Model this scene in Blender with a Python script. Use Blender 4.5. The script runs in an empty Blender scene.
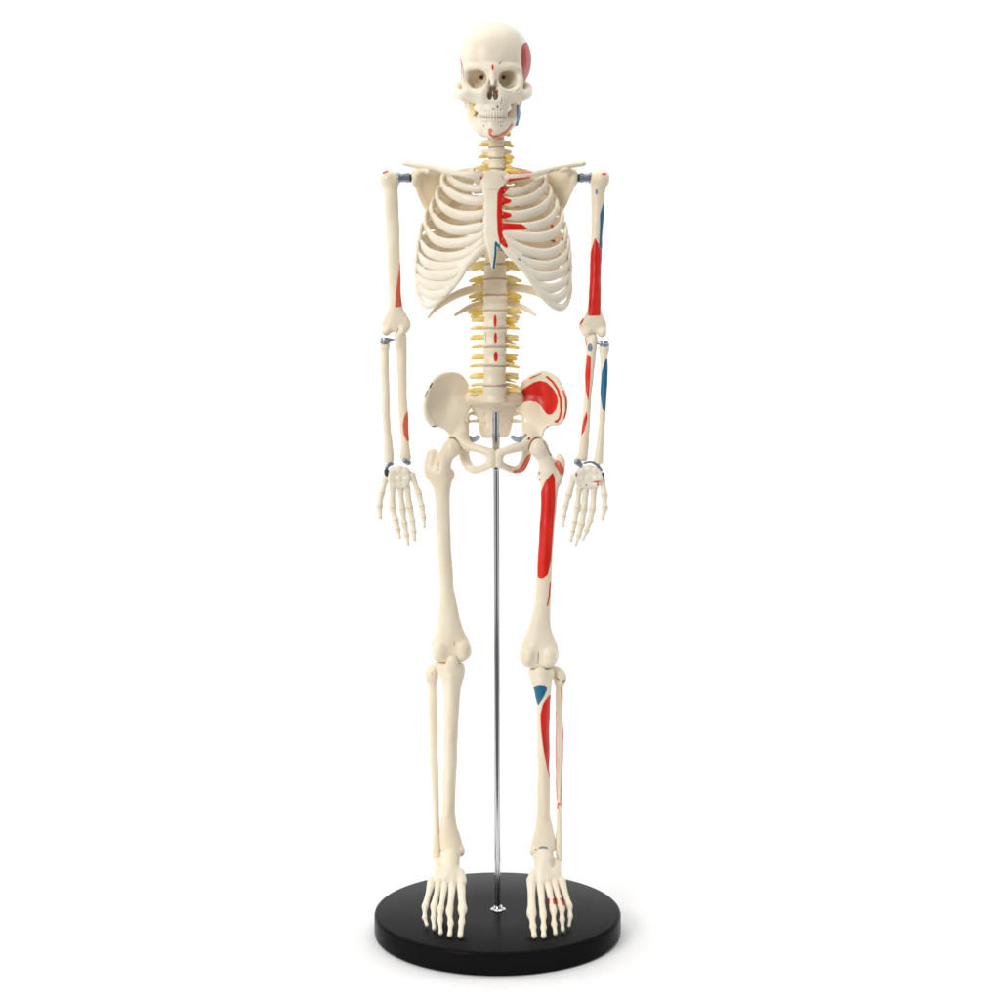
import bpy, math, random
import numpy as np

random.seed(4); np.random.seed(4)
SC = bpy.context.scene
COL = SC.collection
MM = 0.001                      # the model is measured in millimetres
D = 1820.0                      # camera distance from the rod (mm)
CAMH = 600.0                    # camera height above the top of the stand (mm)
HOR = 309.5                     # row of the photograph that lies level with the camera
DISC_H = 22.5                   # thickness of the stand's disc

# ------------------------------------------------------------------ camera
cam = bpy.data.cameras.new('camera'); camo = bpy.data.objects.new('camera', cam); COL.objects.link(camo)
camo.location = (0, -D*MM, (CAMH+DISC_H)*MM)
camo.rotation_euler = (math.pi/2, 0, 0)
cam.sensor_width = 36.0; cam.sensor_fit = 'HORIZONTAL'
cam.lens = 36.0*D/1000.0
cam.shift_y = -(500-HOR)/1000.0
cam.clip_start = 0.05; cam.clip_end = 50
SC.camera = camo

# ------------------------------------------------------------------ world, lamps, exposure
w = bpy.data.worlds.new('World'); SC.world = w; w.use_nodes = True
wb = w.node_tree.nodes['Background']
wb.inputs[0].default_value = (1, 1, 1, 1); wb.inputs[1].default_value = 0.14

def area(name, loc, target, sx, sy, power, color=(1, 1, 1)):
    l = bpy.data.lights.new(name, 'AREA'); l.shape = 'RECTANGLE'; l.size = sx; l.size_y = sy
    l.energy = power; l.color = color
    o = bpy.data.objects.new(name, l); COL.objects.link(o); o.location = loc
    dx, dy, dz = (target[i]-loc[i] for i in range(3))
    o.rotation_euler = (math.atan2(math.hypot(dx, dy), -dz), 0, math.atan2(-dx, dy))
    return o
area('key_softbox', (-2.3, -3.2, 2.0), (0, 0, 0.45), 1.7, 2.2, 98, (1, 0.985, 0.955))
area('added_strip_fill', (-1.24, -1.0, 0.5), (0, 0, 0.46), 1.2, 0.95, 2.4)  # pair of lamps added for side reflections on the rod and low fill
area('added_strip_fill', (1.24, -1.0, 0.5), (0, 0, 0.46), 1.2, 0.95, 2.2)  # right-hand one of the added pair
area('overhead_softbox', (0, 0.25, 3.0), (0, 0.35, 0), 3.4, 2.6, 50)
area('background_softbox', (-2.2, 0.5, 1.3), (0.3, 2.2, 0.9), 0.8, 1.6, 15)
area('background_softbox', (2.2, 0.5, 1.3), (-0.3, 2.2, 0.9), 0.8, 1.6, 15)

vs = SC.view_settings
vs.view_transform = 'Standard'; vs.look = 'None'; vs.exposure = 0.1; vs.gamma = 1.0; vs.use_curve_mapping = False

# ------------------------------------------------------------------ materials
def new_mat(name):
    m = bpy.data.materials.new(name); m.use_nodes = True
    nt = m.node_tree; b = nt.nodes['Principled BSDF']
    return m, nt, b
def node(nt, t, **kw):
    n = nt.nodes.new(t)
    for k, v in kw.items(): setattr(n, k, v)
    return n
def mixc(nt, fac, a, b):
    n = node(nt, 'ShaderNodeMix', data_type='RGBA')
    for idx, v in ((0, fac), (6, a), (7, b)):
        if hasattr(v, 'is_output'): nt.links.new(v, n.inputs[idx])
        elif isinstance(v, tuple): n.inputs[idx].default_value = (*v, 1)
        else: n.inputs[idx].default_value = v
    return n.outputs[2]
def step(nt, val, lo, hi, tmin=0.0, tmax=1.0):
    n = node(nt, 'ShaderNodeMapRange', interpolation_type='SMOOTHSTEP')
    nt.links.new(val, n.inputs[0])
    n.inputs[1].default_value = lo; n.inputs[2].default_value = hi
    n.inputs[3].default_value = tmin; n.inputs[4].default_value = tmax
    return n.outputs[0]
def noise(nt, scale, detail=3, stretch=1.0):
    tc = node(nt, 'ShaderNodeTexCoord')
    n = node(nt, 'ShaderNodeTexNoise'); n.inputs['Scale'].default_value = scale; n.inputs['Detail'].default_value = detail
    mp = node(nt, 'ShaderNodeMapping'); mp.inputs['Scale'].default_value = (1, 1, stretch)
    nt.links.new(tc.outputs['Object'], mp.inputs['Vector']); nt.links.new(mp.outputs[0], n.inputs['Vector'])
    return n.outputs['Fac']
def bump(nt, b, h, strength, dist):
    n = node(nt, 'ShaderNodeBump'); n.inputs['Strength'].default_value = strength; n.inputs['Distance'].default_value = dist
    nt.links.new(h, n.inputs['Height']); nt.links.new(n.outputs[0], b.inputs['Normal'])

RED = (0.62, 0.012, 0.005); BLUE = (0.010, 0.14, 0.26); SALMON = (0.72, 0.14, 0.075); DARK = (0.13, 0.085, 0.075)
SLATE = (0.20, 0.25, 0.34)
def bone_material(name, c0, c1, rough=0.33):
    m, nt, b = new_mat(name)
    n1 = noise(nt, 16, 4); n2 = noise(nt, 330, 3)
    col = mixc(nt, step(nt, n1, 0.33, 0.68), c0, c1)
    col = mixc(nt, step(nt, n2, 0.58, 0.78, 0, 0.22), col, (c1[0]*.8, c1[1]*.72, c1[2]*.6))
    for att, c, halo in (('crimson', (0.46, 0.010, 0.014), (0.80, 0.55, 0.50)), ('salmon', SALMON, (0.82, 0.56, 0.42)), ('red', RED, (0.82, 0.52, 0.38)), ('blue', BLUE, (0.72, 0.72, 0.66)), ('slate', SLATE, None), ('dark', DARK, None)):
        a = node(nt, 'ShaderNodeAttribute', attribute_name=att).outputs['Fac']
        if halo: col = mixc(nt, step(nt, a, 0.9, 1.8, 0, 0.42), col, halo)
        if att == 'red':
            c = mixc(nt, step(nt, noise(nt, 160, 4, 0.12), 0.32, 0.72), (0.80, 0.024, 0.010), (0.60, 0.012, 0.005))
        col = mixc(nt, step(nt, a, 1.72, 2.28), col, c)
    nt.links.new(col, b.inputs['Base Color'])
    b.inputs['Roughness'].default_value = rough
    b.inputs['Specular IOR Level'].default_value = 0.36
    b.inputs['Subsurface Weight'].default_value = 0.12
    b.inputs['Subsurface Radius'].default_value = (1.0, 0.6, 0.3)
    b.inputs['Subsurface Scale'].default_value = 0.004
    bump(nt, b, n2, 0.16, 0.0008)
    return m
BONE = bone_material('bone_plastic', (0.90, 0.815, 0.655), (0.86, 0.745, 0.565))
PALE = bone_material('pale_bone_plastic', (0.90, 0.83, 0.695), (0.865, 0.765, 0.60))
m, nt, b = new_mat('nerve_plastic'); NERVE = m
nt.links.new(mixc(nt, step(nt, noise(nt, 120), 0.35, 0.65), (0.92, 0.62, 0.10), (0.93, 0.79, 0.36)), b.inputs['Base Color']); b.inputs['Roughness'].default_value = 0.4
m, nt, b = new_mat('spinal_disc_plastic'); DISC = m
nt.links.new(mixc(nt, noise(nt, 90), (0.50, 0.38, 0.28), (0.60, 0.47, 0.35)), b.inputs['Base Color']); b.inputs['Roughness'].default_value = 0.5
m, nt, b = new_mat('tooth_enamel'); TOOTH = m
nt.links.new(mixc(nt, noise(nt, 300), (0.88, 0.82, 0.70), (0.84, 0.76, 0.62)), b.inputs['Base Color']); b.inputs['Roughness'].default_value = 0.3
m, nt, b = new_mat('chrome_steel'); CHROME = m
nt.links.new(mixc(nt, noise(nt, 200), (0.62, 0.63, 0.66), (0.55, 0.56, 0.59)), b.inputs['Base Color']); b.inputs['Metallic'].default_value = 1; b.inputs['Roughness'].default_value = 0.13
m, nt, b = new_mat('steel_pin'); STEEL = m
nt.links.new(mixc(nt, noise(nt, 300), (0.36, 0.40, 0.47), (0.27, 0.30, 0.36)), b.inputs['Base Color']); b.inputs['Metallic'].default_value = 0.75; b.inputs['Roughness'].default_value = 0.32
m, nt, b = new_mat('dark_rubber'); RUBBER = m
nt.links.new(mixc(nt, noise(nt, 300), (0.03, 0.032, 0.035), (0.05, 0.05, 0.05)), b.inputs['Base Color']); b.inputs['Roughness'].default_value = 0.5
m, nt, b = new_mat('black_lacquer'); BLACK = m
n_ = noise(nt, 9, 2)
nt.links.new(mixc(nt, n_, (0.0065, 0.0065, 0.007), (0.0085, 0.0085, 0.009)), b.inputs['Base Color'])
nt.links.new(step(nt, n_, 0.2, 0.8, 0.20, 0.235), b.inputs['Roughness'])
b.inputs['Specular IOR Level'].default_value = 0.02
bump(nt, b, noise(nt, 900, 2), 0.05, 0.0002)
m, nt, b = new_mat('backdrop_paper'); PAPER = m
nt.links.new(mixc(nt, noise(nt, 3), (0.93, 0.93, 0.93), (0.945, 0.945, 0.945)), b.inputs['Base Color']); b.inputs['Roughness'].default_value = 0.85
b.inputs['Specular IOR Level'].default_value = 0.1

# ------------------------------------------------------------------ measuring helpers
def sc_(d): return (D+d)/D
def W(px, py, d):
    """photo column and row at a depth (mm behind the rod) -> point in metres"""
    s = sc_(d)
    return ((px-500)*s*MM, d*MM, (CAMH-(py-HOR)*s+DISC_H)*MM)

def seg2(px, py, poly, closed=True):
    """signed distance (positive inside) or unsigned distance to a polyline in 2-D"""
    P = np.asarray(poly, float); n = len(P)
    dmin = np.full(np.shape(px), 1e9); ins = np.zeros(np.shape(px), bool)
    for i in range(n if closed else n-1):
        a = P[i]; b = P[(i+1) % n]
        e = b-a; wx = px-a[0]; wy = py-a[1]
        t = np.clip((wx*e[0]+wy*e[1])/max(e@e, 1e-9), 0, 1)
        dmin = np.minimum(dmin, (wx-t*e[0])**2+(wy-t*e[1])**2)
        if closed:
            c = ((a[1] > py) != (b[1] > py))
            if a[1] != b[1]:
                ins ^= c & (px < (b[0]-a[0])*(py-a[1])/(b[1]-a[1])+a[0])
    dm = np.sqrt(dmin)
    return np.where(ins, dm, -dm) if closed else dm

def round_poly(poly, it=2, fine=False):
    P = np.asarray(poly, float)
    if fine:
        out = []
        for a, b in zip(P, np.roll(P, -1, 0)):
            n = max(1, int(np.hypot(*(b-a))/3.0))
            out += [a+(b-a)*i/n for i in range(n)]
        P = np.array(out)
    for _ in range(it):
        Q = np.roll(P, -1, 0)
        P = np.stack([P*.75+Q*.25, P*.25+Q*.75], 1).reshape(-1, 2)
    return P

def catmull(pts, per=8):
    P = np.asarray(pts, float)
    P = np.vstack([2*P[0]-P[1], P, 2*P[-1]-P[-2]])
    out = []
    for i in range(1, len(P)-2):
        p0, p1, p2, p3 = P[i-1:i+3]
        for t in np.linspace(0, 1, per, endpoint=False):
            out.append(.5*((2*p1)+(-p0+p2)*t+(2*p0-5*p1+4*p2-p3)*t*t+(-p0+3*p1-3*p2+p3)*t**3))
    out.append(P[-2])
    return np.array(out)

def oval(x, y, rx, ry, rot=0, n=14):
    r = math.radians(rot)
    return [(x+rx*math.cos(a)*math.cos(r)-ry*math.sin(a)*math.sin(r), y+rx*math.cos(a)*math.sin(r)+ry*math.sin(a)*math.cos(r))
            for a in np.linspace(0, 2*math.pi, n, endpoint=False)]

def apply_paint(me, paint):
    n = len(me.vertices)
    co = np.empty(n*3); me.vertices.foreach_get('co', co); co = co.reshape(-1, 3)/MM
    no = np.empty(n*3); me.vertex_normals.foreach_get('vector', no); no = no.reshape(-1, 3)
    s = sc_(co[:, 1]); px = 500+co[:, 0]/s; py = HOR+(CAMH+DISC_H-co[:, 2])/s
    for att, shapes in paint.items():
        best = np.full(n, -9.0)
        for sh in shapes:
            if isinstance(sh, tuple):                   # (polyline, half width)
                v = sh[1]-seg2(px, py, sh[0], False)
            else:
                v = seg2(px, py, round_poly(sh, 2, True))
            best = np.maximum(best, v)
        best = np.minimum(best, (0.25-no[:, 1])*4)
        a = me.attributes.new(att, 'FLOAT', 'POINT')
        a.data.foreach_set('value', np.clip(best+2, 0, 4).astype(np.float32))

def link_mesh(name, verts, faces, mat, parent=None, paint=None, label=None, smooth=True):
    me = bpy.data.meshes.new(name)
    verts = np.asarray(verts, np.float32)
    if isinstance(faces, np.ndarray):
        nf = len(faces)
        me.vertices.add(len(verts)); me.vertices.foreach_set('co', verts.ravel())
        me.loops.add(nf*4); me.polygons.add(nf)
        me.polygons.foreach_set('loop_start', np.arange(nf, dtype=np.int32)*4)
        me.loops.foreach_set('vertex_index', faces.astype(np.int32).ravel())
        me.update(calc_edges=True); me.validate()
    else:
        me.from_pydata(verts.tolist(), [], faces); me.update()
    me.polygons.foreach_set('use_smooth', np.full(len(me.polygons), smooth))
    me.materials.append(mat)
    if paint: apply_paint(me, paint)
    o = bpy.data.objects.new(name, me); COL.objects.link(o)
    if parent is not None: o.parent = parent
    if label: o['label'] = label
    return o

# ------------------------------------------------------------------ solid fields turned into surfaces
def smin(a, b, k):
    if k <= 0: return np.minimum(a, b)
    h = np.clip(.5+.5*(b-a)/k, 0, 1)
    return b+(a-b)*h-k*h*(1-h)

class Solid:
    """smoothly joined solids in the frame (column, row, depth); measured points are carried to the frame's own depth d0"""
    def __init__(self, d0=0, vox=0.8, rough=0.62):
        self.d0 = d0; self.s0 = sc_(d0); self.vox = vox; self.ops = []; self.rough = rough
    def L(self, p):
        s = sc_(p[2])/self.s0
        return np.array([500+(p[0]-500)*s, HOR+(p[1]-HOR)*s, p[2]])
    def _op(self, kind, fn, lo, hi, k): self.ops.append((kind, fn, np.array(lo, float), np.array(hi, float), k))
    def cone(self, a, b, k=2.0, sub=False, fd=1.0, fx=1.0, fy=1.0):
        A = self.L(a); B = self.L(b); r1, r2 = a[3], b[3]
        F = np.array([fx, fy, fd]); A_ = A/F; e = B/F-A_; ee = max(e@e, 1e-9)
        def fn(x, y, d):
            X = x/fx-A_[0]; Y = y/fy-A_[1]; Z = d/fd-A_[2]
            t = np.clip((X*e[0]+Y*e[1]+Z*e[2])/ee, 0, 1)
            return np.sqrt((X-t*e[0])**2+(Y-t*e[1])**2+(Z-t*e[2])**2)-(r1+(r2-r1)*t)
        R = max(r1, r2)*F
        self._op('sub' if sub else 'add', fn, np.minimum(A, B)-R, np.maximum(A, B)+R, k)
        return self
    def chain(self, pts, k=2.0, sub=False, fd=1.0, fx=1.0, fy=1.0, per=4):
        Q = np.array([[*self.L(p), p[3]] for p in pts])
        if len(Q) > 2: Q = catmull(Q, per)
        F = np.array([fx, fy, fd]); A = Q[:, :3]/F; r = np.maximum(Q[:, 3], .3)
        def fn(x, y, d):
            X, Y, Z = x/fx, y/fy, d/fd; best = None
            for a, b, r1, r2 in zip(A[:-1], A[1:], r[:-1], r[1:]):
                e = b-a; ee = max(e@e, 1e-9)
                t = np.clip(((X-a[0])*e[0]+(Y-a[1])*e[1]+(Z-a[2])*e[2])/ee, 0, 1)
                v = np.sqrt((X-a[0]-t*e[0])**2+(Y-a[1]-t*e[1])**2+(Z-a[2]-t*e[2])**2)-(r1+(r2-r1)*t)
                best = v if best is None else np.minimum(best, v)
            return best
        R = r.max()*F
        self._op('sub' if sub else 'add', fn, Q[:, :3].min(0)-R, Q[:, :3].max(0)+R, k)
        return self
    def ell(self, c, r, k=2.0, sub=False, rot=0):
        C = self.L(c); r = np.array(r, float); cr, sr = math.cos(math.radians(rot)), math.sin(math.radians(rot))
        def fn(x, y, d):
            X = x-C[0]; Y = y-C[1]; Z = d-C[2]
            X, Y = X*cr+Y*sr, -X*sr+Y*cr
            k0 = np.sqrt((X/r[0])**2+(Y/r[1])**2+(Z/r[2])**2)
            k1 = np.sqrt((X/r[0]**2)**2+(Y/r[1]**2)**2+(Z/r[2]**2)**2)+1e-6
            return k0*(k0-1)/k1
        M = np.array([max(r[0], r[1]) if rot else r[0], max(r[0], r[1]) if rot else r[1], r[2]])
        self._op('sub' if sub else 'add', fn, C-M, C+M, k)
        return self
    def loft(self, rows, k=2.0, cap=2.0, blur=5, sq=2.0):
        """rows of (row, left edge, right edge, depth of the middle, half depth)"""
        R = np.array([[*self.L(((r[1]+r[2])/2, r[0], r[3]))[:2], (r[2]-r[1])/2*sc_(r[3])/self.s0, r[3], r[4]] for r in rows], float)
        yy = np.arange(R[0, 1]-8, R[-1, 1]+8, .5)
        tab = [np.interp(yy, R[:, 1], R[:, c]) for c in (0, 2, 3, 4)]
        if blur:
            kk = np.hanning(blur*2+3); kk /= kk.sum(); h = len(kk)//2
            tab = [np.convolve(np.pad(t, h, mode='edge'), kk, 'valid') for t in tab]
        y0, y1 = R[0, 1], R[-1, 1]
        def fn(x, y, d):
            cx, rx, dc, rd = (np.interp(y.ravel(), yy, t).reshape(y.shape) for t in tab)
            e = (np.abs((x-cx)/rx)**sq+np.abs((d-dc)/rd)**sq)**(1/sq)
            v = (e-1)*np.minimum(rx, rd)
            return -smin(-v, -np.maximum(y0-y, y-y1), cap)
        self._op('add', fn, [(R[:, 0]-R[:, 2]).min(), y0, (R[:, 3]-R[:, 4]).min()], [(R[:, 0]+R[:, 2]).max(), y1, (R[:, 3]+R[:, 4]).max()], k)
        return self
    def plate(self, poly, dfun, t, k=2.0, sub=False, edge=1.5):
        P = round_poly(poly, 2)
        P = np.array([self.L((p[0], p[1], float(dfun(p[0], p[1]))))[:2] for p in P])
        gx, gy = np.meshgrid(np.linspace(P[:, 0].min(), P[:, 0].max(), 12), np.linspace(P[:, 1].min(), P[:, 1].max(), 12))
        dd = dfun(gx, gy)
        def fn(x, y, d):
            xx = np.broadcast_to(x, np.broadcast(x, y).shape); yy = np.broadcast_to(y, xx.shape)
            p2 = -seg2(xx[..., 0], yy[..., 0], P)[..., None]
            dz = np.abs(d-dfun(xx, yy))*.85-t
            return -smin(-p2, -dz, edge)
        lo = [P[:, 0].min(), P[:, 1].min(), dd.min()-t*1.3-2]; hi = [P[:, 0].max(), P[:, 1].max(), dd.max()+t*1.3+2]
        self._op('sub' if sub else 'add', fn, lo, hi, k)
        return self
    def box(self, c, h, r=1.0, k=1.0, sub=False, rot=0):
        C = self.L(c); cr, sr = math.cos(math.radians(rot)), math.sin(math.radians(rot))
        def fn(x, y, d):
            X = x-C[0]; Y = y-C[1]; X, Y = X*cr+Y*sr, -X*sr+Y*cr
            qx = np.abs(X)-h[0]+r; qy = np.abs(Y)-h[1]+r; qz = np.abs(d-C[2])-h[2]+r
            return np.sqrt(np.maximum(qx, 0)**2+np.maximum(qy, 0)**2+np.maximum(qz, 0)**2)+np.minimum(np.maximum(qx, np.maximum(qy, qz)), 0)-r
        M = np.array([max(h[0], h[1]) if rot else h[0], max(h[0], h[1]) if rot else h[1], h[2]])
        self._op('sub' if sub else 'add', fn, C-M, C+M, k)
        return self
    def surface(self):
        adds = [o for o in self.ops if o[0] == 'add']
        v = self.vox
        lo = np.min([o[2] for o in adds], 0)-3*v; hi = np.max([o[3] for o in adds], 0)+3*v
        n = np.ceil((hi-lo)/v).astype(int)+1
        V = np.full(n, 1000.0, np.float32)
        ax = [lo[i]+np.arange(n[i])*v for i in range(3)]
        for kind, fn, a, b, k in self.ops:
            i0 = np.clip(np.floor((a-k-3*v-lo)/v).astype(int), 0, n-1); i1 = np.clip(np.ceil((b+k+3*v-lo)/v).astype(int)+1, 1, n)
            if np.any(i1 <= i0): continue
            sl = tuple(slice(p, q) for p, q in zip(i0, i1))
            f = fn(ax[0][sl[0]][:, None, None], ax[1][sl[1]][None, :, None], ax[2][sl[2]][None, None, :])
            V[sl] = smin(V[sl], f, k) if kind == 'add' else -smin(-V[sl], f, k)
        if self.rough:
            rg = np.random.RandomState(int(abs(lo[0]*7+lo[1]*13)) % 9999)
            g = [a_.reshape([-1 if i == j else 1 for j in range(3)]) for i, a_ in enumerate(ax)]
            for wl, am in ((31, .30), (19, .22), (11, .12)):
                for _ in range(3):
                    u = rg.normal(size=3); u *= 2*math.pi/wl/np.linalg.norm(u); ph = rg.uniform(0, 6.28, 3)
                    V += (self.rough*am*np.sin(g[0]*u[0]*1.2+g[1]*u[1]*.5+g[2]*u[2]*.4+ph[0])*np.cos(g[1]*u[2]*.6+g[2]*u[1]+ph[1])).astype(np.float32)
        S = V < 0
        c = [S[i:n[0]-1+i, j:n[1]-1+j, l:n[2]-1+l] for i in (0, 1) for j in (0, 1) for l in (0, 1)]
        cnt = sum(x.astype(np.int8) for x in c)
        I = np.argwhere((cnt > 0) & (cnt < 8))
        idx = np.full(n-1, -1, np.int64); idx[tuple(I.T)] = np.arange(len(I))
        offs = np.array([(i, j, l) for i in (0, 1) for j in (0, 1) for l in (0, 1)])
        val = np.stack([V[I[:, 0]+o[0], I[:, 1]+o[1], I[:, 2]+o[2]] for o in offs], 1)
        val = np.clip(val, -4*v, 4*v)
        acc = np.zeros((len(I), 3)); num = np.zeros(len(I))
        for p in range(8):
            for q in range(p+1, 8):
                if np.abs(offs[p]-offs[q]).sum() != 1: continue
                cr = (val[:, p] < 0) != (val[:, q] < 0)
                t = np.where(cr, val[:, p]/np.where(cr, val[:, p]-val[:, q], 1), 0)
                acc += np.where(cr[:, None], offs[p]+t[:, None]*(offs[q]-offs[p]), 0); num += cr
        pos = lo+(I+acc/num[:, None])*v
        quads = []
        for axis in range(3):
            sl0 = [slice(None)]*3; sl1 = [slice(None)]*3
            sl0[axis] = slice(0, -1); sl1[axis] = slice(1, None)
            A = S[tuple(sl0)]; B = S[tuple(sl1)]
            E = np.argwhere(A != B)
            u, w_ = [(1, 2), (2, 0), (0, 1)][axis]
            E = E[(E[:, u] > 0) & (E[:, w_] > 0) & (E[:, u] < n[u]-1) & (E[:, w_] < n[w_]-1)]
            def ci(du, dw):
                e = E.copy(); e[:, u] += du; e[:, w_] += dw
                return idx[tuple(e.T)]
            q = np.stack([ci(-1, -1), ci(0, -1), ci(0, 0), ci(-1, 0)], 1)
            ins = A[tuple(E.T)]
            q[~ins] = q[~ins][:, ::-1]
            quads.append(q)
        Q = np.vstack(quads); Q = Q[(Q >= 0).all(1)]
        # one light relaxation so that no voxel steps remain
        for _ in range(2):
            nb = np.zeros_like(pos); m_ = np.zeros(len(pos))
            for i in range(4):
                for j in (1, 3):
                    np.add.at(nb, Q[:, i], pos[Q[:, (i+j) % 4]]); np.add.at(m_, Q[:, i], 1)
            pos = pos*.6+.4*nb/np.maximum(m_, 1)[:, None]
        X = (pos[:, 0]-500)*self.s0*MM; Z = (CAMH-(pos[:, 1]-HOR)*self.s0+DISC_H)*MM; Y = pos[:, 2]*MM
        # columns run right, rows run down, depth runs back: a right-handed frame, so the winding carries over
        return np.stack([X, Y, Z], 1), Q
    def build(self, name, mat, parent=None, paint=None, label=None):
        v, f = self.surface()
        return link_mesh(name, v, f, mat, parent, paint, label)

def sweep(name, pts, mat, parent, hb, ht, axis=None, per=7, paint=None, label=None, seg=14, upmode=False):
    """a band swept along measured points (column, row, depth[, half height factor]); flat side faces away from the axis"""
    pts = [tuple(p)+(1.0,)*(4-len(p)) for p in pts]
    Pw = np.array([[*(np.array(W(*p[:3]))/MM), p[3]] for p in pts])
    C = catmull(Pw, per); P = C[:, :3]; f = np.clip(C[:, 3], .2, 2)
    T = np.gradient(P, axis=0); T /= np.linalg.norm(T, axis=1)[:, None]
    if axis is None: N = np.tile([0, -1.0, 0], (len(P), 1))
    else: N = np.stack([P[:, 0]-axis[0], P[:, 1]-axis[1], np.zeros(len(P))], 1); N /= np.linalg.norm(N, axis=1)[:, None]+1e-9
    B = np.cross(T, N); B /= np.linalg.norm(B, axis=1)[:, None]+1e-9
    N = np.cross(B, T)
    a = np.linspace(0, 2*math.pi, seg, endpoint=False)
    ends = [(-0.55, .75), (-1.0, .35)]
    rings = []
    def ring(i, shift, sc):
        c = P[i]+T[i]*shift
        return c+(np.cos(a)[:, None]*B[i]*hb*f[i]+np.sin(a)[:, None]*N[i]*ht*min(1.0, f[i]**.5))*sc
    rings.append(ring(0, -ht*.9, .4)); rings.append(ring(0, -ht*.5, .8))
    for i in range(len(P)): rings.append(ring(i, 0, 1))
    rings.append(ring(-1, ht*.5, .8)); rings.append(ring(-1, ht*.9, .4))
    V = np.vstack(rings)*MM; m_ = len(rings); F = []
    for i in range(m_-1):
        for j in range(seg):
            F.append((i*seg+j, i*seg+(j+1) % seg, (i+1)*seg+(j+1) % seg, (i+1)*seg+j))
    F.append(tuple(range(seg-1, -1, -1))); F.append(tuple((m_-1)*seg+j for j in range(seg)))
    F = [tuple(reversed(q)) for q in F] if np.dot(np.cross(B[0], N[0]), T[0]) > 0 and False else F
    o = link_mesh(name, V, F, mat, parent, None, label)
    me = o.data
    import bmesh
    bm = bmesh.new(); bm.from_mesh(me); bmesh.ops.recalc_face_normals(bm, faces=bm.faces); bm.to_mesh(me); bm.free()
    if paint: apply_paint(me, paint)
    return o

def lathe(name, profile, mat, parent, a, b, seg=48, label=None):
    """profile of (distance along a->b in mm, radius in mm) turned about the line a->b (world mm)"""
    a = np.array(a, float); b = np.array(b, float); T = (b-a)/np.linalg.norm(b-a)
    U = np.cross(T, [0, 1, 0] if abs(T[1]) < .9 else [1, 0, 0]); U /= np.linalg.norm(U); Vv = np.cross(T, U)
    ang = np.linspace(0, 2*math.pi, seg, endpoint=False)
    vs_ = []; F = []
    for t, r in profile: vs_.append(a+T*t+(np.cos(ang)[:, None]*U+np.sin(ang)[:, None]*Vv)*r)
    for i in range(len(profile)-1):
        for j in range(seg):
            F.append((i*seg+j, i*seg+(j+1) % seg, (i+1)*seg+(j+1) % seg, (i+1)*seg+j))
    F.append(tuple(range(seg-1, -1, -1))); F.append(tuple((len(profile)-1)*seg+j for j in range(seg)))
    o = link_mesh(name, np.vstack(vs_)*MM, F, mat, parent, None, label)
    import bmesh
    bm = bmesh.new(); bm.from_mesh(o.data); bmesh.ops.recalc_face_normals(bm, faces=bm.faces)
    for e in bm.edges:
        if len(e.link_faces) == 2 and e.calc_face_angle() > math.radians(35): e.smooth = False
    bm.to_mesh(o.data); bm.free()
    return o

def mm(px, py, d): return np.array(W(px, py, d))/MM
def empty(name, loc, parent=None):
    o = bpy.data.objects.new(name, None); COL.objects.link(o); o.location = loc; o.empty_display_size = .02
    if parent: o.parent = parent
    return o
def hang(parent, child):
    child.parent = parent

# ------------------------------------------------------------------ backdrop: one white sweep, floor and wall
prof = [(-0.42, 0.0), (1.0, 0.0)]
for t in np.linspace(0, math.pi/2, 17)[1:]: prof.append((1.0+1.0*math.sin(t), 1.0-1.0*math.cos(t)))
prof += [(2.0, 3.4)]
V = []; F = []
for y, z in prof: V += [(-3.2, y, z), (3.2, y, z)]
for i in range(len(prof)-1): F.append((2*i, 2*i+1, 2*i+3, 2*i+2))
bd = link_mesh('backdrop', V, F, PAPER); bd['kind'] = 'structure'

# ------------------------------------------------------------------ display stand
CX = -2.4*1.0
stand = empty('display_stand', (CX*MM, 0, 0))
stand['label'] = 'round black disc stand with a thin upright chrome rod under the skeleton'
stand['category'] = 'stand'
R_ = 123.0
pr = [(0, R_-3.5), (0.6, R_-1.6), (2.2, R_-.3), (4, R_), (DISC_H-3.2, R_), (DISC_H-1.4, R_-.5), (DISC_H-.4, R_-1.5), (DISC_H, R_-3.2), (DISC_H, 40)]
def child(o, par):
    o.parent = par; o.matrix_parent_inverse = par.matrix_world.inverted()
    return o
bpy.context.view_layer.update()
inv_stand = stand.matrix_world.inverted()
base = lathe('base_disc', pr, BLACK, None, (CX, 0, 0), (CX, 0, DISC_H), seg=160)
pf = [(0, 7.6), (.6, 7.6), (1.2, 7.0), (1.8, 4.9), (3.4, 4.4), (3.9, 4.0)]
flange = lathe('rod_flange', pf, CHROME, None, (CX+.5, 0, DISC_H), (CX+.5, 0, DISC_H+10), seg=40)
rb_, rt_ = mm(497.6, 909.5, 0), mm(496.2, 428, 0)
rod = lathe('rod', [(0, 3.05), (np.linalg.norm(rt_-rb_), 3.05)], CHROME, None, rb_, rt_, seg=32)
sb_, st_ = mm(496.1, 470, 0), mm(496.0, 411.5, 0)
L_ = np.linalg.norm(st_-sb_)
sleeve = lathe('rod_sleeve', [(0, 3.4), (.8, 3.9), (L_-.5, 3.9), (L_, 3.5)], CHROME, None, sb_, st_, seg=32)
for o in (base, flange, rod, sleeve):
    o.parent = stand; o.matrix_parent_inverse = inv_stand

# ------------------------------------------------------------------ skeleton
sk = empty('anatomical_skeleton', (0, 0, 0))
sk['label'] = 'cream human skeleton model with red and blue painted muscle patches, standing over a black disc'
sk['category'] = 'skeleton model'

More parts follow.
